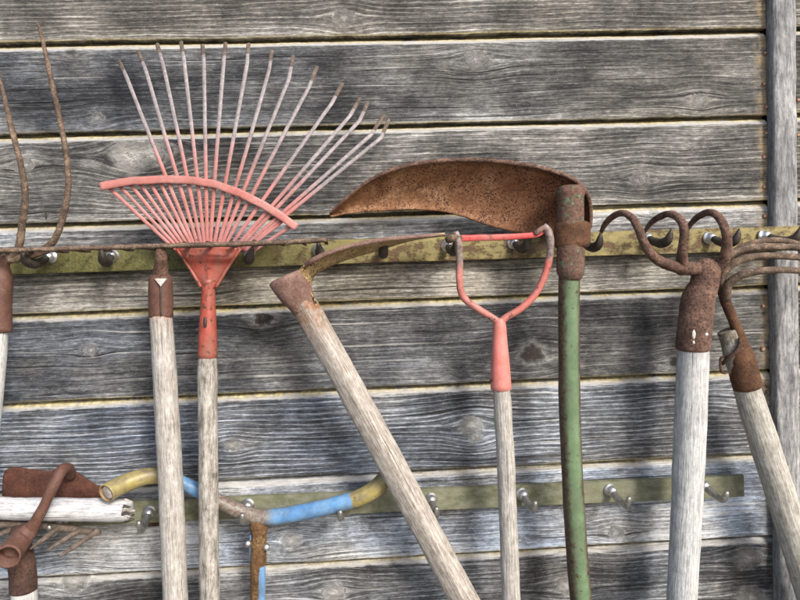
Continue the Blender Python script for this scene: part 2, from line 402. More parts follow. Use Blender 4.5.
def mat_rail(name, ca, cb, cd_, rustamt=.5, mossx=None):
    b = NB(name); o = b.obj()
    a = b.noise(b.vmul(o, (1, 1, 2)), 9, 5, .62); f = b.noise(b.vmul(o, (1, 1, 1.5)), 60, 6, .7); g = b.noise(o, 400, 4, .7)
    l = b.noise(b.vmul(o, (16, 1, 260)), 1, 4, .6)
    c = b.mix(b.mr(a, .38, .62), ca, cb)
    c = b.mix(b.mr(f, .42, .62, 0, .8), c, cd_)
    c = b.mix(b.mr(l, .5, .75, 0, .45), c, tuple(k * 1.45 for k in ca))
    r = b.mr(b.math('ADD', b.math('MULTIPLY', a, .5), b.math('MULTIPLY', f, .7)), .76 - .12 * rustamt, .82 - .12 * rustamt)
    c = b.mix(b.math('MULTIPLY', r, .85), c, b.mix(b.mr(g, .3, .7), (.03, .018, .01), (.13, .065, .03)))
    c = b.mix(b.mr(g, .6, .75, 0, .4), c, (.05, .045, .02))
    if mossx:                                  # mossier, dirtier end of the rail
        m = b.mr(b.math('ADD', b.sep(o)[0], b.math('MULTIPLY', b.math('SUBTRACT', f, .5), .5)), mossx[0], mossx[1]); c = b.mix(b.math('MULTIPLY', m, .9), c, b.mix(b.mr(g, .3, .7), (.035, .03, .012), (.13, .13, .04)))
    b.bump(b.math('SUBTRACT', g, r), .0006, .8); return b.done(c, .6)
M['rail_up'] = mat_rail('yellow_lichen_rail', (.24, .19, .08), (.17, .14, .055), (.075, .075, .028), 1.35, (-.02, -.22))
M['rail_lo'] = mat_rail('olive_rail', (.125, .13, .08), (.075, .08, .045), (.18, .178, .135), .1)
def mat_steel(name, c, rough, metal=1.0):
    b = NB(name); o = b.obj(); f = b.noise(o, 400, 4, .7)
    cc = b.mix(b.mr(f, .45, .7), c, tuple(k * .45 for k in c)); b.bump(f, .0002, .6)
    return b.done(cc, b.mr(f, .3, .7, rough, rough + .2), metal)
M['zinc'] = mat_steel('zinc_nut', (.72, .71, .69), .32)
M['hook_dark'] = mat_steel('tarnished_hook', (.06, .05, .042), .5, .4)
M['hook_steel'] = mat_steel('galvanised_hook', (.50, .49, .46), .35)
M['nail'] = mat_rust('nail_rust', (.08, .035, .02), (.20, .10, .06), (.42, .28, .2), pit=.0003)
def mat_white():
    b = NB('white_flake'); f = b.noise(b.obj(), 500, 4); return b.done(b.mix(b.mr(f, .4, .7), (.50, .49, .46), (.22, .19, .16)), .7)
M['white'] = mat_white()
def mat_ground():
    b = NB('gravelly_ground'); o = b.obj(); f = b.noise(o, 30, 6, .7); v = b.voro(o, 40)
    c = b.mix(b.mr(f, .35, .65), (.11, .10, .085), (.26, .245, .21)); b.bump(v, .01, .6); return b.done(c, .9)

# ------------------------------------------------------------------ setting: ground
GZ = -1.35
tag(build('ground', [(-40, -60, GZ), (40, -60, GZ), (40, .5, GZ), (-40, .5, GZ)], [(0, 1, 2, 3)], mat_ground(), smooth=False), 'grey gravelly ground below the wall', None, None, 'structure')

# ------------------------------------------------------------------ wall
wall = empty('wooden_wall', Vector((0, .02, GZ)), 'weathered grey wall of horizontal wooden boards behind all the tools', 'wall')
def KN(px, py, r, dark, halo): q = at(px, py); return (q.x, q.z, r * scl(q), dark, halo)
knots = [KN(344, 18, 6, .25, .55), KN(71, 52, 4, .5, .3), KN(131, 156, 11, .10, 1.0), KN(150, 152, 9, .0, .8), KN(476, 60, 7, 0, .35), KN(263, 318, 7.5, .75, .5),
         KN(532, 354, 9, .85, .55), KN(471, 425, 7, .15, 1.0), KN(475, 437, 4, .0, .9), KN(232, 445, 4.5, .2, .7), KN(675, 362, 5, .95, .1), KN(291, 540, 6, 0, .6),
         KN(334, 592, 7, .15, .9), KN(568, 586, 7, .1, .8), KN(749, 558, 8, .2, .7), KN(751, 598, 8, .3, .8), KN(616, 532, 5, .1, .45),
         KN(74, 582, 8, .1, .6), KN(655, 212, 3, .2, .3), KN(46, 216, 2.0, .9, .4), KN(24, 165, 6, .0, .3), KN(98, 118, 4, .0, .4), KN(762, 390, 7, .7, .0),
         KN(520, 540, 4, .1, .3), KN(700, 100, 5, 0, .35), KN(90, 350, 5, 0, .25), KN(640, 180, 6, 0, .25)]
rk = random.Random(3)
for _ in range(26):
    x = rk.uniform(-1.6, 1.8); z = rk.uniform(-1.2, .9)
    if -.55 < x < .62 and -.5 < z < .42: continue
    knots.append((x, z, rk.uniform(.004, .012), rk.uniform(0, .8), rk.uniform(.2, .8)))
def wob(x, seed, a=1.0):
    return a * (np.sin(x * 7 + seed * 3.1) * .35 + np.sin(x * 23 + seed * 1.7) * .22 + np.sin(x * 61 + seed * 5.3) * .16
                + np.sin(x * 151 + seed * 2.3) * .12 + np.sin(x * 337 + seed * 9.1) * .09 + np.sin(x * 790 + seed * 4.7) * .06)
# idx: tone(left,right) blue sky sheen(left,right) ring warm
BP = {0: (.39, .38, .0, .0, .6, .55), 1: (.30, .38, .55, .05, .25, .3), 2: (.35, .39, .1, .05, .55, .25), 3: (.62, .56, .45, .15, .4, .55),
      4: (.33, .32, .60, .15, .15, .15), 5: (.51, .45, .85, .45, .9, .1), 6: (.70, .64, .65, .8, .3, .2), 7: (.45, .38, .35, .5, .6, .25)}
def smooth01(t): t = np.clip(t, 0, 1); return t * t * (3 - 2 * t)
def cladding(x0, x1, name, right=False):
    V = []; F = []; GC = []; RAW = []; m1 = []; m2 = []; m3 = []
    xs = np.concatenate([np.arange(x0, -.56, .02) if x0 < -.56 else [], np.arange(max(x0, -.56), min(x1, .70), .0028), np.arange(.70, x1, .02) if x1 > .7 else [], [x1]])
    nx = len(xs); base = 0
    for i in range(-5, 13):
        zj = ZTOP - PITCH * (i - 1) + (.002 if right else 0)       # joint above this board
        if i in BP: p = BP[i]
        else:
            q = random.Random(i * 7 + 1); t = q.uniform(.36, .6); p = (t, t, q.uniform(0, .6), q.uniform(0, .6), q.uniform(.1, .8), q.uniform(.1, .5))
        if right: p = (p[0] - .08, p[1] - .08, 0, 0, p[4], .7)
        nf = 40; zf = np.linspace(-.013, -(PITCH - .0048), nf)
        prof = [(.005, .0135, 0, .3, 0), (-.0018, .0120, .1, .5, 0), (-.0030, .0074, .5, 1, 0), (-.0046, .0052, 1, .9, 0), (-.0058, .0040, 1, .45, 0), (-.0080, .0022, 1, .08, 0), (-.0102, .0008, .55, 0, 0), (-.0118, .0001, 0.1, 0, 0)]
        prof += [(z, 0.0, 0, 0, 0) for z in zf]
        prof += [(-(PITCH - .0034), .0, 0, .2, 1), (-(PITCH - .0022), .0002, 0, .75, 1), (-(PITCH - .0015), .0008, 0, .8, 1), (-(PITCH - .0016), .0018, 0, 0, 1), (-(PITCH - .0022), .0140, 0, 0, 1)]
        ztop = wob(xs, i + .3, .0011); zbot = wob(xs, i + 1.3 + .5, .0012); face = wob(xs, i * 3.3, .0009)
        tilt = random.Random(i + 40).uniform(-.0008, .0012)
        u = smooth01((xs + .45) / 1.0)
        for r_, (dz, y, be, li, low) in enumerate(prof):
            fr = -dz / PITCH
            z = zj + dz + ztop * (1 - np.clip(fr, 0, 1)) + zbot * np.clip(fr, 0, 1)
            yy = y + face * .6 - tilt * fr * 1.0
            V.append(np.stack([xs, yy, z], 1))
            dzk = np.full(nx, 0.0); ve = z.copy(); kd = np.zeros(nx); kh = np.zeros(nx)
            for (kx, kz, kr, kdark, khalo) in knots:
                if not (zj - PITCH - .03 < kz < zj + .03): continue
                dx = xs - kx; dv = z - kz
                el = np.exp(-(dx / (4.2 * kr)) ** 2 - (dv / (4.0 * kr)) ** 2)
                ve = ve - 1.15 * kr * np.tanh(dv / (1.2 * kr)) * el
                rr = np.sqrt((dx / 1.25) ** 2 + dv ** 2) + kr * .22 * np.sin(2 * np.arctan2(dv, dx) + kx * 99) * np.sin(5 * np.arctan2(dv, dx) + kx * 31)
                inn = smooth01(1.35 - rr / kr); ve = ve * (1 - inn) + (kz + rr * .9 + ve * .3) * inn
                kd = np.maximum(kd, kdark * smooth01((1.12 - rr / kr) * 2.2))
                kh = np.maximum(kh, khalo * smooth01((2.0 - rr / kr) * .6) * (1 if kdark < .5 else smooth01((rr / kr - .7) * 2)))
            GC.append(np.stack([xs + i * 3.7, ve, np.full(nx, i * 1.37 + (9 if right else 0))], 1)); RAW.append(np.stack([xs, np.full(nx, i * 2.1), z], 1))
            sx = smooth01((xs - (XB - .022)) / .014) if not right else np.zeros(nx)
            if low: lif = li * np.clip(.25 + 1.0 * (p[5]) + .25 * np.sin(xs * 9 + i), 0, 1)
            else: lif = li * np.clip(.65 + .3 * np.sin(xs * 6 + i * 2) + (.35 if i < 6 else -.3), 0, 1)
            m1.append(np.stack([np.full(nx, be) * (1.0 if i < 4 else .75), lif, sx * .75 * (1 if i < 6 else .2)], 1))
            tn = p[0] * (1 - u) + p[1] * u
            if i == 3: tn = tn - .16 * smooth01((fr - .12) * 4) * (1 - smooth01((fr - .5) * 4)) + 0 * tn
            tn = tn + .13 * smooth01((fr - .80) / .16) * (1.2 if i in (1, 2, 6, 0) else .3)
            m2.append(np.stack([kd, kh, tn], 1))
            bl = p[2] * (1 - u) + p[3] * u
            wm = np.full(nx, p[5]) + .25 * u
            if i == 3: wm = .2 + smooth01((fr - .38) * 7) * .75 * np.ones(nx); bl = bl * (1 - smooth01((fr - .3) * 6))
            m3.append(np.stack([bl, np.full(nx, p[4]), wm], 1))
        n = len(prof)
        a = base + (np.arange(n - 1)[:, None] * nx + np.arange(nx - 1)[None]).ravel()
        F.append(np.stack([a, a + nx, a + nx + 1, a + 1], 1)); base += n * nx
    F = np.vstack(F)
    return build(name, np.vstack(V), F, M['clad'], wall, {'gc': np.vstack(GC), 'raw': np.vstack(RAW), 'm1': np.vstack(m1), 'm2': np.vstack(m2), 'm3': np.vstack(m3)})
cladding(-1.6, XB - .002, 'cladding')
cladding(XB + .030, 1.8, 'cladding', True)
# dark backing behind the joints
def box(name, x0, x1, y0, y1, z0, z1, mat, parent, bev=0.0):
    V = [(x, y, z) for x in (x0, x1) for y in (y0, y1) for z in (z0, z1)]
    F = [(0, 1, 3, 2), (4, 6, 7, 5), (0, 4, 5, 1), (2, 3, 7, 6), (0, 2, 6, 4), (1, 5, 7, 3)]
    return build(name, V, F, mat, parent, {'gc': [(v[0], v[1], v[2]) for v in V], 'wear': [0] * 8}, smooth=False)
def mat_dark():
    b = NB('backing_wood'); f = b.noise(b.obj(), 40, 4); return b.done(b.mix(f, (.02, .016, .012), (.06, .05, .04)), .9)
box('backing', -1.6, 1.8, .0160, .05, -1.349, .98, mat_dark(), wall)
# batten
bt = []
for (px, py) in ((780.7, -60), (780.7, 0), (781.7, 150), (783.2, 300), (785.2, 450), (788, 600)):
    q = at(px, py, .006); bt.append([q.x, q.y, q.z, 12.3 * scl(q), 0])
bt.append([bt[-1][0] + .01, bt[-1][1], GZ + .05, bt[-1][3], 0]); bt.insert(0, [bt[0][0], bt[0][1], .9, bt[0][3], 0])
bo = sweep('batten', np.array(bt), M['batten'], wall, sides=32, flat=(1, .62), power=5, rot=0, step=.006, lumpy=.0012, amp=.0003)
tag(bo, 'pale grey vertical batten')
def nail(px, py, r=2.2, out=.001):
    q = at(px, py, out); s = r * scl(q)
    rows = np.array([[q.x, q.y + .006, q.z, s * .8, 0], [q.x, q.y, q.z, s, 0], [q.x, q.y - .0012, q.z, s * .75, 0]])
    return sweep('nail', rows, M['nail'], wall, sides=12, linear=True, loc=q)
for px, py in ((765, 53), (764, 84), (766, 107), (766, 133), (764, 157), (764, 187), (765, 216), (763, 306), (763, 349), (749, 375), (798, 100), (798, 135)):
    nail(px, py, random.uniform(1.8, 2.6))
# the nail hole slot in the third board
q = at(46, 216, .0006); s = scl(q)
build('nail_hole', [(q.x + s * 1.3 * math.cos(a), q.y, q.z + s * 4.0 * math.sin(a)) for a in [k * math.pi / 5 for k in range(10)]], [tuple(range(10))], M['hook_dark'], wall)

# ------------------------------------------------------------------ hook rails
def strip(name, x0, x1, zt0, zt1, h, y0, th, mat, parent, ragged=.0006):
    xs = np.arange(x0, x1 + .004, .004); V = []; G = []
    for x in xs:
        t = (x - x0) / (x1 - x0); zt = zt0 + (zt1 - zt0) * t
        a = wob(np.array([x]), 3.3, ragged)[0]; b_ = wob(np.array([x]), 8.3, ragged)[0]
        for (yy, zz) in ((y0, zt + a), (y0, zt - h + b_), (y0 - th, zt - h + b_ + .0008), (y0 - th, zt + a - .0008)): V.append((x, yy, zz)); G.append((x, yy, zz))
    F = []
    for i in range(len(xs) - 1):
        for k in range(4):
            k2 = (k + 1) % 4; F.append((i * 4 + k, (i + 1) * 4 + k, (i + 1) * 4 + k2, i * 4 + k2))
    F.append((0, 1, 2, 3)); n = (len(xs) - 1) * 4; F.append((n + 3, n + 2, n + 1, n))
    return build(name, V, F, mat, parent, {'gc': G, 'wear': np.zeros(len(V))}, smooth=False)
RO = .0185
def zat(px, py, out): return at(px, py, out)
u0, u1 = zat(0, 249, RO), zat(780, 226, RO)
def lin(p, q, x): return p.z + (q.z - p.z) * (x - p.x) / (q.x - p.x)
rackU = empty('hook_rail', Vector((at(400, 248, .015))), 'long upper metal rail, yellow with lichen and rust, carrying a row of hooks', 'hook rail', 'two hook rails screwed to the wall')
strip('rail', -.95, .95, lin(u0, u1, -.95), lin(u0, u1, .95), .0325, -.0135, .005, M['rail_up'], rackU)
l0, l1 = zat(110, 503, RO), zat(743, 476, RO)
xe = l1.x
rackL = empty('hook_rail', Vector((at(400, 505, .015))), 'lower olive green metal rail with silvery hooks, ending at the right before the batten', 'hook rail', 'two hook rails screwed to the wall')
strip('rail', -.95, xe, lin(l0, l1, -.95), l1.z, .0300, -.0100, .005, M['rail_lo'], rackL, .0003)
for rk_, y0 in ((rackU, -.0132), (rackL, -.0098)):
    for x in (-.8, -.3, .2, .48):
        z = at(400, 248, 0).z if rk_ is rackU else at(400, 505, 0).z
        box('spacer', x - .012, x + .012, y0, .0005, z - .007, z + .007, M['rust_dark'], rk_)
def make_hook(root, q, dark, L=.045, tip=.012):
    """q on the rail face; prong runs outward, droops, then curves up to a point"""
    Y = q.y
    k = 1.0
    rows = np.array([[q.x, Y + .002, q.z, .0050, 0], [q.x, Y - .006, q.z - .0005, .0048, 0], [q.x, Y - .018, q.z - .006, .0045, 0], [q.x + .001, Y - .030, q.z - .009, .0042, 0],
                     [q.x + .001, Y - L + .004, q.z - .006, .0036, 0], [q.x + .001, Y - L, q.z + .002, .0026, 0], [q.x + .001, Y - L - .001, q.z + tip * .7, .0010, 0]])
    if dark: rows[:, 3] = [.0040, .0042, .0052, .0062, .0056, .0036, .0010]
    else: rows[:, 3] = [.0050, .0050, .0048, .0046, .0043, .0034, .0022]; rows[-1, 2] -= .004
    h = sweep('hook', rows, M['hook_dark'] if dark else M['hook_steel'], root, sides=12, step=.002, loc=q, amp=.0003)
    nr = .0064 if dark else .0070
    pr = [[q.x, Y + .001, q.z, nr * 1.25, 0], [q.x, Y - .0012, q.z, nr * 1.25, 0], [q.x, Y - .0015, q.z, nr, 0], [q.x, Y - .006, q.z, nr * .97, 0], [q.x, Y - .009, q.z, nr * .8, 0], [q.x, Y - .0108, q.z, nr * .45, 0]]
    sweep('dome_nut', np.array(pr), M['zinc'], h, sides=20, linear=True, loc=q)
    return h
hu = make_hook(rackU, at(38, 260, .0185), True)
def copy_hook(src, root, q, ry=0, rz=0):
    c = src.copy(); col.objects.link(c); c.parent = root; c.location = q - world_loc(root)
    c.rotation_euler = (0, ry, rz)
    for ch in src.children:
        d = ch.copy(); col.objects.link(d); d.parent = c
    return c
# (hook root rotates about its own origin, which sits on the rail face)
hu.location = at(52, 257, .0185) - world_loc(rackU); hu.rotation_euler = (0, 0, -.25)
for px, py, ry, rz in ((113, 256, 0, .1), (250, 254, .3, .2), (318, 250, -.2, .1), (383, 248, .2, 0), (447, 246, 0, .1), (513, 243, 0, .15), (580, 242, 0, .2), (645, 238, .1, .25), (708, 238, .1, .3), (762, 236, .1, .5)):
    copy_hook(hu, rackU, at(px, py, .0185), ry, rz)
hl = make_hook(rackL, at(150, 512, .0150), False, .040)
for px, py, ry, rz in ((65, 516, 0, 0), (248, 505, 0, 0), (341, 502, 0, 0), (431, 499, 0, .05), (522, 494, 0, .15), (610, 490, 0, .2), (702, 485, 0, .25)):
    copy_hook(hl, rackL, at(px, py, .0150), ry, rz)

# ------------------------------------------------------------------ hay fork (far left)
def thing(name, px, py, out, label, cat, group=None): return empty(name, at(px, py, out), label, cat, group)
GRP = 'old garden tools hanging on the hooks'
t = thing('hay_fork', 0, 380, .06, 'rusty pitchfork at the far left edge, two long thin tines pointing up', 'pitchfork', GRP)
for pts in ([(-2, 70, .05, 1.3), (3, 92, .06, 2.2), (12, 130, .07, 2.9), (21, 165, .075, 3.2), (25, 195, .075, 3.6), (22, 225, .07, 3.9), (19, 246, .062, 4.4), (12, 256, .058, 5), (0, 260, .058, 5.5)],
            [(38, 24, .05, 1.4), (43, 42, .06, 2.2), (50, 75, .07, 2.8), (60, 120, .075, 3.1), (67, 160, .078, 3.2), (68, 188, .075, 3.3), (64, 212, .07, 3.5), (57, 235, .062, 3.8), (44, 250, .055, 4.5), (22, 257, .056, 5), (0, 261, .058, 5.5)],
            [(-50, 70, .05, 1.3), (-40, 130, .07, 2.9), (-32, 195, .075, 3.6), (-26, 246, .062, 4.4), (-12, 257, .058, 5), (0, 261, .058, 5.5)],
            [(-92, 30, .05, 1.3), (-86, 120, .07, 2.9), (-82, 188, .075, 3.6), (-72, 240, .062, 4.4), (-30, 258, .056, 5), (0, 262, .058, 5.5)]):
    sweep('tine', P3([(*p[:3], p[3] * .88) for p in pts]), M['rust_tine'], t, sides=10, amp=.0008, freq=420, step=.0016, lumpy=.0003)
patch('web', [(0, 252, .060), (15, 252, .060), (30, 251, .060), (48, 250, .060)], [(0, 266, .060), (12, 262, .060), (28, 259, .060), (48, 253, .060)], 20, 5, M['rust_dark'], t, thick=.004, amp=.0006)
sweep('socket', P3([(1, 256, .058, 7), (1, 268, .058, 7.5), (1, 278, .058, 10), (0, 300, .06, 10.5), (0, 331, .06, 11)]), M['rust_socket'], t, sides=24, amp=.0003, lumpy=.0006)
sweep('handle', P3([(-1, 329, .06, 8.5), (-3, 360, .06, 8.5), (-7, 400, .06, 8.5), (-12, 450, .06, 9)], ext=.9), M['wood_white'], t, sides=20, lumpy=.0008, step=.006)

# ------------------------------------------------------------------ bow rake (wide iron rake seen along its bar)
t = thing('garden_rake', 160, 320, .06, 'wide iron rake seen edge on, long thin rusty bar lying along the upper rail', 'rake', GRP)
BAR = [(-6, 251, .085), (60, 249, .085), (130, 247, .085), (200, 245, .085), (260, 243.5, .085), (326, 240, .085)]
sweep('rake_bar', P3([(x, y, o, 2.5) for x, y, o in BAR]), M['rust_tine'], t, sides=10, flat=(1.0, 1.9), amp=.0006, freq=420, step=.0016, lumpy=.0003, power=3)
for k in range(15):
    px = -2 + k * 23.3; py = 250.6 - (px / 326) * 10.2
    q = at(px, py - .9, .083)
    rows = np.array([[q.x, q.y, q.z, .0030, 0], [q.x, q.y + .02, q.z - .001, .0026, 0], [q.x, q.y + .040, q.z - .002, .0019, 0], [q.x, q.y + .056, q.z - .002, .0010, 0]])
    sweep('tooth', rows, M['rust_dark'], t, sides=8, amp=.0004, step=.004)
sweep('neck', P3([(160, 246, .083, 5), (161, 254, .080, 6), (161, 263, .072, 6.2), (160.5, 272, .066, 7.5), (160.5, 283, .062, 10)]), M['rust_iron'], t, sides=16, amp=.0006, lumpy=.0008)
so_ = sweep('socket', P3([(160.5, 276, .062, 10.6), (160.5, 282, .062, 11.4), (160.5, 290, .062, 11.7), (160.8, 304, .062, 11.8), (161, 317, .062, 11.7)]), M['rust_socket'], t, sides=40, amp=.0002, flat=(1, .9))
# folded seam and the pale V of handle wood above it
sweep('seam', P3([(160.6, 287, .0765, .7), (160.8, 300, .0768, .7), (161, 316.5, .0768, .7)]), M['hook_dark'], so_, sides=6)
a_, b_, c_ = at(154.5, 278.6, .0768), at(166.8, 278.6, .0768), at(160.6, 286.4, .0778)
d_, e_, f_ = (v + Vector((0, .004, 0)) for v in (a_, b_, c_))
build('wood_notch', [a_, b_, c_, d_, e_, f_], [(0, 2, 1), (3, 4, 5), (0, 1, 4, 3), (1, 2, 5, 4), (2, 0, 3, 5)], M['white'], so_, smooth=False)
sweep('handle', P3([(161, 316, .062, 10.8, .8), (161.2, 320, .062, 11, .35), (163, 345, .062, 11.3), (165, 380, .062, 11.6), (168, 430, .062, 11.9), (170.5, 480, .062, 12), (173, 540, .062, 12), (175.5, 600, .062, 12)], ext=.7), M['wood_pale'], t, sides=28, amp=.0002, lumpy=.0007)

# ------------------------------------------------------------------ leaf rake
t = thing('leaf_rake', 207, 357, .05, 'faded pink and red fan shaped leaf rake with long thin spring tines', 'leaf rake', GRP)
FX, FY = 208, 279
def arc_y(x):
    X = [96, 101, 130, 165, 190, 215, 240, 262, 280, 300]; Yv = [187, 186, 181, 179, 180, 184, 193, 204, 215, 230]; return np.interp(x, X, Yv)
tips = [((119, 61), (127, 78)), ((138, 51), (146, 71)), ((157, 44), (163, 64)), ((181, 42), (184, 60)), ((202.5, 45), (204, 63)), ((225.5, 43), (224, 60)), ((248.5, 44), (247, 65)), ((272, 51), (269, 71)),
        ((293, 56), (289, 79)), ((317, 67), (309, 87)), ((342, 84), (332, 103)), ((360, 98), (350, 116)), ((368, 102), (359.5, 121)), ((384, 115), (371, 135)), ((389, 119), (381, 138))]
for (tx, ty), (bx, by) in tips:
    dx, dy = bx - FX, by - FY
    def pt(s, o, r, wv): return (FX + dx * s, FY + dy * s, o, r, wv)
    # where the tine meets the brace
    s0 = next(s for s in np.linspace(.2, 1, 400) if FY + dy * s < arc_y(FX + dx * s))
    o_b = .062 + .0008 * random.random(); ss = max(.10, (FY - 251) / (FY - by)); bow = random.uniform(-.8, .8)
    key_s = [ss, s0 * .55, s0, s0 + (1 - s0) * .22, s0 + (1 - s0) * .5, 1.0]
    key_o = [.050, .056, o_b, .064, .063, .053]; key_w = [0, .1, .25, .50, .80, 1]
    pts = []
    for sv in np.linspace(ss, 1, 26):
        x, y = FX + dx * sv + bow * math.sin(math.pi * sv), FY + dy * sv
        pts.append((x, y, np.interp(sv, key_s, key_o), 1.9, np.interp(sv, key_s, key_w)))
    cut = .30 + random.uniform(-.1, .25)
    e1 = (bx + (tx - bx) * cut, by + (ty - by) * cut, .053 - .030 * cut, 1.85, 1)
    tn = sweep('tine', P3(pts + [e1]), M['pink_tine'], t, sides=10, flat=(1, .5), power=4, linear=True, amp=.0002, freq=300)
    sweep('tine_tip', P3([e1, ((e1[0] + tx) / 2, (e1[1] + ty) / 2, (e1[2] + .023) / 2, 2.0), (tx, ty, .023, 1.95)]), M['rust_tip'], tn, sides=10, flat=(1, .6), power=4, step=.002, amp=.0003)
for ax in (109, 119.5, 130, 140, 150, 160, 283, 291):                 # tines that end at the brace
    ay = arc_y(ax) + 3
    sweep('tine', P3([(FX + (ax - FX) * max(.12, 28 / (FY - ay)), FY + (ay - FY) * max(.12, 28 / (FY - ay)), .050, 1.7), ((ax + FX) / 2, (ay + FY) / 2 + .5, .056, 1.8), (ax, ay, .061, 1.8)]), M['pink_tine'], t, sides=10, flat=(1, .55), power=4, amp=.0002)
sweep('brace', P3([(x, arc_y(x) + .3, .0665, 4.0 if 100 < x < 295 else 3.6) for x in (101, 115, 130, 147, 165, 178, 190, 203, 215, 228, 240, 251, 262, 271, 280, 288, 296)]), M['brace'], t, sides=16, flat=(1, .35), power=5, amp=.0003, step=.003)
# folded fan plate
def fanplate():
    xs = np.linspace(-1, 1, 25); ys = np.linspace(0, 1, 18); V = []
    for v in ys:
        y = 246 + v * 43
        hw = (33 * (1 - v) ** 1.05 + 7.2 * v)
        for u in xs:
            yy = y - (1 - v) * 3.2 * (1 - u * u) * 0 + (1 - v) * 2.2 * u * u
            out = .055 + .009 * math.sqrt(max(0, 1 - u * u * .9)) + (.006 * math.exp(-((v - .28) / .07) ** 2)) * (1 - abs(u)) ** .4 + .0025 * math.exp(-(u / .1) ** 2) * v
            V.append(at(208.5 + u * hw, yy, out))
    n = len(V); nu = len(xs)
    V += [p + Vector((0, .012 * (1 - abs(xs[i % nu])) ** .5 + .002, 0)) for i, p in enumerate(V)]
    F = []
    for j in range(len(ys) - 1):
        for i in range(nu - 1):
            a = j * nu + i; F.append((a, a + nu, a + nu + 1, a + 1)); F.append((n + a, n + a + 1, n + a + nu + 1, n + a + nu))
    for j in range(len(ys) - 1):
        a = j * nu; F.append((a, n + a, n + a + nu, a + nu)); a = j * nu + nu - 1; F.append((a, a + nu, n + a + nu, n + a))
    for i in range(nu - 1):
        a = i; F.append((a, a + 1, n + a + 1, n + a)); a = (len(ys) - 1) * nu + i; F.append((a, n + a, n + a + 1, a + 1))
    return build('fan_plate', V, F, M['red'], t, {'gc': [tuple(p) for p in V], 'wear': np.zeros(len(V))})
fp = fanplate()
for sx in (-1, 1):
    sweep('folded_edge', P3([(208.5 + sx * 32, 249, .058, 1.6), (208.5 + sx * 19, 268, .060, 1.7), (208.5 + sx * 7.5, 287, .062, 1.8)]), M['red'], fp, sides=8)
so_ = sweep('socket', P3([(208.5, 280, .058, 7), (208.3, 290, .058, 6.6), (208, 310, .058, 7.6), (207.7, 335, .058, 9), (207.6, 357, .058, 9.6)]), M['red'], t, sides=28, amp=.0002)
sweep('socket_slot', P3([(205.2, 317.5, .0690, 1.4), (205.2, 320, .0692, 1.7), (205, 327, .0694, 1.5)]), M['hook_dark'], so_, sides=8, flat=(1, .5))
sweep('handle', P3([(207.6, 356, .058, 8.8, .3), (207.4, 362, .058, 9.3), (207.7, 400, .058, 9.6), (208, 450, .058, 9.5), (208.5, 500, .058, 9.6), (209, 550, .058, 9.8), (209.6, 600, .058, 9.9)], ext=.75), M['wood_grey'], t, sides=28, amp=.0003, lumpy=.0010)

# ------------------------------------------------------------------ grubbing hoe with the slanting handle
t = thing('grubbing_hoe', 306, 309, .07, 'hoe on a slanting squared wooden handle with thin curved rusty blade, ochre underneath', 'hoe', GRP)
patch('blade', [(296, 273, .085), (308, 262.5, .095), (325, 254, .10), (345, 247.5, .10), (375, 241.5, .10), (410, 237.5, .098), (445, 234.5, .095)],
      [(317, 303, .080), (311.5, 290, .070), (314, 277, .060), (325, 269.5, .055), (347, 260, .05), (378, 251, .05), (412, 241, .05), (446, 236, .05)], 70, 10, M['rust_ochre'], t, bulge=.004, thick=.0022, amp=.0006)
sweep('blade_edge', P3([(304, 267, .088, 2.6), (312, 260.5, .098, 2.6), (327, 253.5, .101, 2.2), (347, 247, .102, 2.0), (375, 241, .102, 2.4), (410, 237, .100, 1.9), (444, 234.5, .097, 1.2)]), M['rust_pink'], t, sides=12, amp=.0005, step=.003, flat=(1, .7))
sweep('socket', P3([(288, 277.5, .072, 20.5), (291.5, 285, .072, 18.6), (297, 294.5, .07, 16.2), (302, 303.5, .068, 13.8), (305, 309, .068, 12.6)]), M['rust_pink'], t, sides=36, amp=.0006, lumpy=.001, flat=(1, .8), power=2.4)
sweep('handle', P3([(303, 303, .068, 11.2, 1.0), (309, 313, .068, 11.6, 1), (315, 324, .068, 11.7, .75), (322, 337, .067, 11.7, .15), (345, 378, .066, 12, 0), (384, 450, .064, 12.2), (424, 525, .062, 12.2), (464.5, 600, .060, 12.4)], ext=.5), M['wood_tan'], t, sides=40, flat=(1, 1), power=3.4, rot=.55, amp=.0003, lumpy=.0008)

# ------------------------------------------------------------------ big hoe with green tube
t = thing('bush_hoe', 570, 280, .07, 'large curved rust spotted blade on a curved green painted metal tube handle', 'hoe', GRP)
TOP = [(330, 214, .040), (338, 206, .046), (350, 196, .052), (366, 183, .058), (390, 171, .064), (420, 163.5, .068), (455, 160.5, .070), (490, 161, .072), (520, 164.5, .074), (548, 170, .075), (568, 177, .076), (580, 185, .076), (588, 197, .074), (591, 214, .070), (590, 228, .066)]
BOT = [(330, 215.5, .039), (345, 212.5, .036), (362, 210.5, .034), (385, 209.5, .032), (410, 208.5, .031), (440, 210.5, .030), (462, 215.5, .030), (482, 222.5, .030), (500, 228, .030), (520, 232, .032), (545, 234, .034), (565, 233, .036), (578, 231, .038), (586, 229, .045), (589, 229.5, .06)]
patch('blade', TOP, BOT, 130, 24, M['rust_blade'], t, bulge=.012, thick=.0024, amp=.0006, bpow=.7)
sweep('blade_rim', P3([(x, y - .3, o + .001, .7 + 1.5 * min(1, (x - 328) / 60.)) for x, y, o in TOP]), M['rust_iron'], t, sides=10, amp=.0005, step=.003)
sweep('tube_head', P3([(570.5, 187, .082, 11), (570.5, 189, .082, 13.2), (570.5, 194, .082, 14), (570.5, 197, .082, 13.2), (570.5, 224, .082, 13.2), (570.5, 250, .082, 13.4), (570.5, 268, .082, 13.6), (570.5, 273, .082, 13.2), (570, 278, .081, 10.6)]), M['green_head'], t, sides=32, amp=.0003, lumpy=.0005, step=.003)
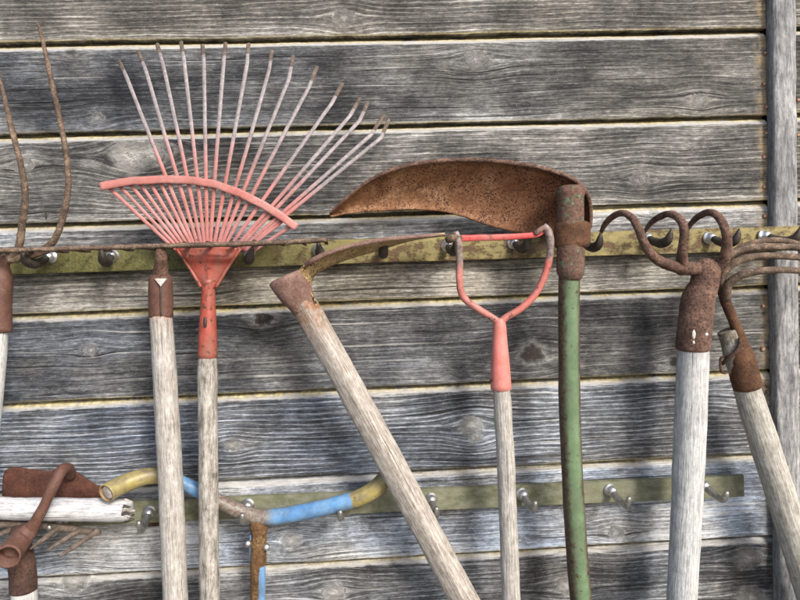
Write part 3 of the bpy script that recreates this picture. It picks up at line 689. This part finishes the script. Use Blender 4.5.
cl = sweep('collar', P3([(572, 223.5, .080, 17), (572, 226, .080, 18), (572, 235, .080, 18.2), (572, 244, .080, 18), (572, 246.5, .080, 17)]), M['rust_orange'], t, sides=36, amp=.0006, lumpy=.0008, flat=(1, .88))
sweep('handle', P3([(569.5, 274, .080, 10.4), (569, 300, .078, 10.6), (569, 350, .075, 10.6), (569.4, 400, .072, 10.6), (571.2, 450, .069, 10.4), (574.2, 510, .066, 10.5), (577.5, 560, .064, 10.6), (580.8, 600, .062, 10.6)], ext=.7), M['green'], t, sides=32, amp=.0002, lumpy=.0004)

# ------------------------------------------------------------------ stirrup hoe
t = thing('stirrup_hoe', 500, 388, .06, 'stirrup hoe with a pink worn metal loop, a red strip blade and a salmon socket', 'hoe', GRP)
so_ = sweep('socket', P3([(499.3, 319, .064, 5.2), (499.5, 326, .064, 6.6), (499.8, 340, .064, 7.4), (500.3, 360, .064, 8.9), (500.8, 380, .064, 10), (501, 389, .064, 10.3)]), M['salmon'], t, sides=28, amp=.0001)
sweep('rivet', P3([(491.5, 380, .0700, 1.6), (491.0, 380.2, .0712, 1.4)]), M['rust_dark'], so_, sides=8, linear=True)
sweep('loop_arm', P3([(501, 324, .064, 4, 0), (492, 317.5, .066, 3.5, 0), (480, 310, .068, 3.5, 0), (467, 301, .070, 3.6, 0), (461, 292, .072, 3.6, .05), (459.5, 278, .074, 3.6, .1), (459.5, 262, .076, 3.7, .7), (459, 248, .078, 3.8, 1), (457.5, 238, .080, 3.6, 1), (455.5, 232, .081, 3.0, 1)]), M['pink'], t, sides=16, amp=.0003, step=.003)
sweep('loop_arm', P3([(499, 324, .064, 4, 0), (506, 317.5, .066, 3.6, 0), (520, 309, .068, 3.6, 0), (533, 297, .070, 3.6, 0), (541, 284, .073, 3.6, .0), (547, 268, .076, 3.7, .25), (550.5, 252, .078, 4, .8), (550.5, 240, .080, 4.1, 1), (547.5, 230, .081, 3.8, 1), (543.5, 225.5, .080, 3.0, 1)]), M['pink'], t, sides=16, amp=.0003, step=.003)
bl = sweep('blade', P3([(459, 238.5, .079, 3.3), (480, 237.8, .079, 3.2), (505, 237, .079, 3.1), (525, 235.8, .079, 3.0), (537, 234.3, .079, 2.8), (546, 229.5, .079, 2.6)]), M['blade_red'], t, sides=14, flat=(1, .5), power=4, amp=.0003, step=.003)
tag(sweep('blade_end', P3([(447, 241, .076, 3.4), (452, 238, .079, 4.2), (457, 236.5, .080, 4.2), (461, 239, .078, 3.4)]), M['rust_tine'], t, sides=12, amp=.0012, lumpy=.001), 'rusty folded blade end')
sweep('blade_end', P3([(549, 231, .079, 3.2), (543, 228, .082, 3.0), (540, 230, .080, 3.2), (535, 234, .080, 2.8)]), M['rust_pink'], t, sides=12, amp=.0009)
sweep('handle', P3([(501.2, 387, .064, 8.8, .3), (501.8, 394, .064, 8.9), (502.8, 415, .064, 8.9), (505, 450, .064, 9), (506.5, 485, .064, 8.9), (508, 520, .064, 8.9), (509.6, 560, .064, 9), (511.3, 600, .064, 9)], ext=.75), M['wood_pale'], t, sides=28, amp=.0003, lumpy=.0010)

# ------------------------------------------------------------------ three pronged cultivator
t = thing('hand_cultivator', 694, 350, .065, 'three pronged rusty cultivator with curled tines and a thick bleached straight wooden handle', 'cultivator', GRP)
sweep('tine', P3([(*p[:3], p[3] * .88) for p in [(710, 267, .072, 8), (694, 269, .078, 7.6), (672, 266, .088, 6.4), (655, 258, .097, 5.6), (645, 245, .103, 5.1), (638.5, 229, .104, 4.7), (632, 218, .097, 4.4), (622.5, 213, .082, 4.0), (612, 217, .064, 3.6), (604, 226, .048, 2.9), (600, 236, .036, 1.3)]]), M['rust_iron'], t, sides=16, amp=.0005, freq=200, lumpy=.0003, step=.003)
sweep('tine', P3([(*p[:3], p[3] * .88) for p in [(683, 271, .078, 7.5), (682, 262, .086, 6.6), (682.5, 252, .094, 5.8), (684, 240, .100, 5.3), (684, 229, .102, 4.9), (680, 219.5, .097, 4.6), (671, 214, .084, 4.2), (660, 216.5, .066, 3.7), (650, 224, .050, 2.9), (643, 235, .036, 1.3)]]), M['rust_iron'], t, sides=16, amp=.0005, freq=200, lumpy=.0003, step=.003)
sweep('tine', P3([(*p[:3], p[3] * .88) for p in [(706, 270, .074, 8), (718, 266, .080, 7.6), (725, 256, .089, 6.4), (727, 241, .098, 5.5), (724, 226, .102, 5.0), (717, 215.5, .096, 4.6), (708, 212.5, .084, 4.2), (698, 217, .066, 3.7), (690, 225, .050, 2.9), (684, 236, .036, 1.3)]]), M['rust_iron'], t, sides=16, amp=.0005, freq=200, lumpy=.0003, step=.003)
so_ = sweep('socket', P3([(707, 262, .072, 9), (706.5, 268, .074, 13), (705.5, 277, .074, 13.2), (704, 286, .073, 13.6), (699, 298, .070, 15.6), (696, 315, .068, 16.4), (694, 335, .067, 16.4), (693, 349, .066, 16.2)]), M['rust_iron'], t, sides=36, amp=.0006, lumpy=.0012, step=.003)
sweep('rivet', P3([(705.5, 334.5, .0845, 3), (705.8, 334.5, .0862, 2.6), (706, 334.5, .0872, 1.6)]), M['zinc'], so_, sides=14, linear=True)
sweep('paint_fleck', P3([(694, 329.5, .0885, .4), (694, 333, .0888, 2.0), (693.8, 337, .0888, 1.6), (694, 339, .0886, .4)]), M['white'], so_, sides=10, flat=(1, .3), amp=.0004)
sweep('paint_fleck', P3([(693.5, 341, .0886, 1.2), (693.8, 343.5, .0886, 1.2)]), M['white'], so_, sides=8, flat=(1, .3))
sweep('handle', P3([(693, 347, .066, 14.2, .4), (693, 354, .066, 14.6, .05), (692, 380, .065, 14.9), (690.7, 415, .064, 15), (689, 450, .063, 15), (687, 500, .062, 14.6), (684.4, 550, .061, 14.3), (681.8, 600, .060, 14.1)], ext=.75), M['wood_white'], t, sides=32, amp=.0002, lumpy=.0008)

# ------------------------------------------------------------------ bent four tine fork (right)
t = thing('bent_fork', 747, 388, .05, 'bent fork at the right edge with four thin curved tines above a leaning handle', 'fork', GRP)
sweep('shaft', P3([(745, 362, .056, 9), (742, 350, .059, 8), (740, 340, .060, 6.5), (735, 325, .060, 5.0), (729, 310, .060, 4.8), (724, 296, .060, 5.0), (721.5, 284, .060, 5.6), (722, 276, .060, 5)]), M['rust_orange'], t, sides=16, amp=.0006, lumpy=.0006, step=.003)
for pts in ([(723, 284, .058, 4.4), (722, 272, .058, 4.2), (727, 260, .058, 4), (738, 250, .060, 3.6), (752, 243.5, .062, 3.4), (768, 240.5, .064, 3.2), (785, 241, .064, 3), (805, 246, .06, 2.4), (828, 256, .055, 1)],
            [(721, 288, .060, 4.6), (719, 274, .062, 4.4), (723, 262, .066, 4.2), (734, 253, .070, 3.9), (750, 248, .073, 3.7), (772, 246.5, .076, 3.5), (800, 248, .076, 3.2), (830, 255, .07, 2.4), (855, 267, .06, 1)],
            [(723, 292, .060, 4.6), (722, 280, .066, 4.4), (728, 268, .072, 4.2), (740, 260, .078, 3.9), (756, 256.5, .082, 3.7), (778, 256, .086, 3.5), (803, 258, .086, 3.2), (835, 266, .08, 2.4), (860, 280, .07, 1)],
            [(726, 299, .062, 4.6), (727, 288, .070, 4.4), (735, 278.5, .078, 4.2), (748, 273, .086, 3.9), (765, 270.5, .092, 3.7), (785, 270, .096, 3.5), (805, 272, .096, 3.2), (838, 281, .09, 2.4), (862, 296, .08, 1)]):
    sweep('tine', P3(pts), M['rust_tine'], t, sides=12, amp=.0005, lumpy=.0004, step=.003)
so_ = sweep('socket', P3([(737, 344, .056, 9), (739, 352, .056, 12), (742, 364, .056, 13.2), (745, 376, .056, 13.6), (748, 387, .056, 13.8)]), M['rust_orange'], t, sides=32, amp=.0006, lumpy=.0010, step=.003)
sweep('lip', P3([(740, 338, .070, 1.8), (739, 347, .071, 2.2), (734, 354, .071, 2.2), (727, 359, .066, 2.0), (722.5, 364, .058, 1.8)]), M['rust_dark'], so_, sides=10, amp=.0004)
hd = sweep('handle', P3([(727.5, 331, .054, 9.2, 1), (730, 337, .054, 9.6, .9), (732, 343, .054, 9.8, .7), (736, 356, .054, 11.5, .5), (746, 386, .054, 12.6, .15), (752, 405, .054, 13.2), (766.5, 450, .054, 13.8), (790, 525, .054, 13.8), (812.5, 600, .054, 14)], ext=.6), M['wood_right'], t, sides=32, amp=.0003, lumpy=.0009)
sweep('bent_nail', P3([(728, 357, .060, 1.2), (722.5, 357, .060, 1.3), (720.5, 360, .060, 1.3), (721, 370, .060, 1.3), (724.5, 373, .060, 1.2), (728, 372, .060, 1.2)]), M['rust_dark'], t, sides=8, step=.001)

# ------------------------------------------------------------------ lower left: broken pole, draw hoe, small rake
GL = 'tools lying on the lower rail'
t = sweep('broken_pole', P3([(-90, 508, .055, 11), (-30, 508, .055, 11), (20, 508.5, .055, 11), (70, 509.5, .055, 11.2), (105, 510, .055, 11.3), (123, 510.3, .055, 11.2), (130, 510.5, .055, 9.5)]), M['wood_chalk'], None, sides=28, amp=.0006, lumpy=.0010, step=.004, loc=at(20, 508, .055))
tag(t, 'chalky white horizontal wooden pole with a splintered rotten end, lying on the lower rail', 'pole', GL)
rr = random.Random(5)
for k in range(20):
    a = rr.uniform(0, 6.28); r0 = rr.uniform(2, 10.3); x0 = rr.uniform(122, 127); y0 = 510.5 + math.sin(a) * r0; o0 = .055 + math.cos(a) * r0 * .00125
    sweep('splinter', P3([(x0, y0, o0, rr.uniform(1.6, 3)), (x0 + rr.uniform(4, 9), y0 + rr.uniform(-1.2, 1.2), o0, .7)]), M['wood_grey'] if k % 3 else M['hook_dark'], t, sides=6, amp=.0007, freq=400, step=.0015)
t = thing('draw_hoe', 25, 535, .06, 'rusty swan neck hoe without a handle, its red brown blade standing behind the white pole', 'hoe', GL)
patch('blade', [(3, 478, .034), (5, 471, .034), (12, 467.5, .034), (30, 469, .035), (50, 471, .036), (66, 467, .038), (75, 471, .037), (90, 481, .035), (105, 489, .034)],
      [(3, 503, .034), (10, 503, .034), (20, 503, .034), (35, 503, .034), (50, 503, .035), (66, 503, .035), (80, 503, .034), (92, 503, .034), (106, 503, .034)], 60, 14, M['rust_red'], t, bulge=-.002, thick=.0025, amp=.0008)
sweep('swan_neck', P3([(71, 476, .042, 4.6), (68, 469, .056, 5.6), (62, 470, .074, 5.8), (56, 481, .084, 5.4), (49, 496, .088, 5.2), (42, 510, .089, 5.2), (35, 522, .088, 5.8), (29, 532, .086, 8)]), M['rust_socket'], t, sides=18, amp=.0004, lumpy=.0006, step=.003)
sweep('socket', P3([(7, 557, .122, 11.8), (10, 552, .112, 11.6), (17, 544, .099, 11.2), (24, 536, .090, 10), (31, 528.5, .087, 7.4)]), M['rust_socket'], t, sides=28, amp=.0005, lumpy=.0010, step=.003, caps='end', hollow=.14)
t = thing('small_rake', 24, 570, .05, 'small rusty fork with splayed tines below the white pole, on a dark socket', 'small fork', GL)
sweep('crossbar', P3([(-20, 524, .050, 3.6), (10, 524, .050, 4), (45, 526, .050, 3.8), (75, 530, .050, 3.4), (100, 533, .050, 2.6)]), M['rust_tip'], t, sides=12, amp=.0008, lumpy=.0006)
for pts in ([(97, 531, .052, 3.0), (84, 540, .066, 2.6), (71, 549, .078, 2.2), (59, 556.5, .088, 1.1)], [(80, 530, .052, 2.6), (68, 537, .064, 2.4), (57, 544, .074, 2.0), (47, 550.5, .082, 1.0)],
            [(58, 528, .052, 2.6), (46, 537, .064, 2.4), (38, 543, .07, 2.2), (30, 549, .076, 1.2)], [(20, 526, .052, 2.8), (8, 531, .064, 2.6), (-4, 537, .07, 2.2), (-14, 545, .076, 1.2)]):
    sweep('tine', P3(pts), M['rust_tip'], t, sides=10, amp=.0008, freq=260, step=.002)
sweep('socket', P3([(18, 526, .056, 7), (19, 540, .060, 9.5), (21, 556, .062, 11.5), (23, 575, .062, 12.2), (23.5, 590, .062, 12.4)]), M['rust_dark'], t, sides=28, amp=.0004, lumpy=.0006)
sweep('handle', P3([(23.8, 588, .062, 11.4, .2), (24.5, 600, .062, 11.8), (26, 640, .062, 12)], ext=.6), M['wood_white'], t, sides=24, amp=.0003)

# ------------------------------------------------------------------ blue handlebar
t = thing('handlebar', 258, 540, .04, 'bent blue tube handle with yellow grips on a rusty stem at the lower rail', 'handlebar', GL)
g1 = sweep('grip', P3([(106, 493.5, .074, 9.6), (111, 490.5, .068, 9.4), (124, 484, .056, 9.1), (140, 478, .046, 8.6), (153, 475.5, .040, 8.2), (166, 476.5, .038, 8.0), (174, 479.5, .038, 7.8)]), M['grip'], t, sides=28, caps='end', hollow=.16, amp=.0002, step=.003)
q0 = at(109, 492, .07)
rows = np.array([[*at(112, 490.2, .0670), 7.4 * scl(q0), 0], [*at(107.6, 492.6, .0722), 7.4 * scl(q0), 0]])
sweep('end_plug', rows, M['wood_tan'], g1, sides=20, linear=True)
sweep('tube', P3([(170, 478, .038, 6.6, 0), (180, 482, .037, 6.8, 0), (196, 489.5, .036, 7, 0), (212, 498, .036, 7, .4), (222, 503, .036, 7, 1), (238, 510.5, .036, 7.2, 1), (252, 515.5, .036, 7.6, .95), (266, 517, .036, 8, .75), (276, 516.5, .036, 8, .3), (290, 514.5, .037, 7.9, 0), (310, 510.5, .038, 7.9, 0), (330, 506, .039, 7.9, 0), (347, 501.5, .040, 8, 0), (358, 497.5, .041, 7, 0)]), M['blue'], t, sides=28, amp=.0003, step=.003)
sweep('grip', P3([(350, 500.3, .040, 7.4), (357, 498.5, .041, 8.2), (366, 494.5, .042, 8.5), (376, 488, .043, 8.6), (384, 480, .043, 8.4), (388, 474, .043, 7.8)]), M['grip'], t, sides=28, amp=.0002, step=.003)
st = sweep('stem', P3([(258, 519, .036, 7), (258.5, 524, .036, 8.4), (258.8, 530, .036, 8.8), (258.8, 533, .036, 7.8), (258.5, 545, .036, 8.0), (258.2, 563, .036, 8.2), (258, 566, .036, 7.6), (257.8, 600, .036, 7.4)], ext=.5), M['bluerust'], t, sides=24, amp=.0004, step=.003)
sweep('blue_sleeve', P3([(251.6, 534, .036, 2.0), (251.4, 548, .036, 2.2), (251.2, 562, .036, 1.8)]), M['blue'], st, sides=12, flat=(1, 1.6))
sweep('blue_sleeve', P3([(261.2, 566, .040, 4.2), (261.2, 580, .040, 4.4), (261, 600, .040, 4.5)], ext=.4), M['blue'], st, sides=16, flat=(1, 1))
for px, py, sx in ((247, 543.5, -1), (267.5, 547, 1)):
    sweep('bolt', P3([(px - sx * 4, py, .040, 2.2), (px - sx * 1.5, py, .042, 3.6), (px + sx * .2, py + .3, .043, 3.8), (px + sx * 1.4, py + .5, .0432, 2.4)]), M['zinc'], st, sides=12, linear=True)
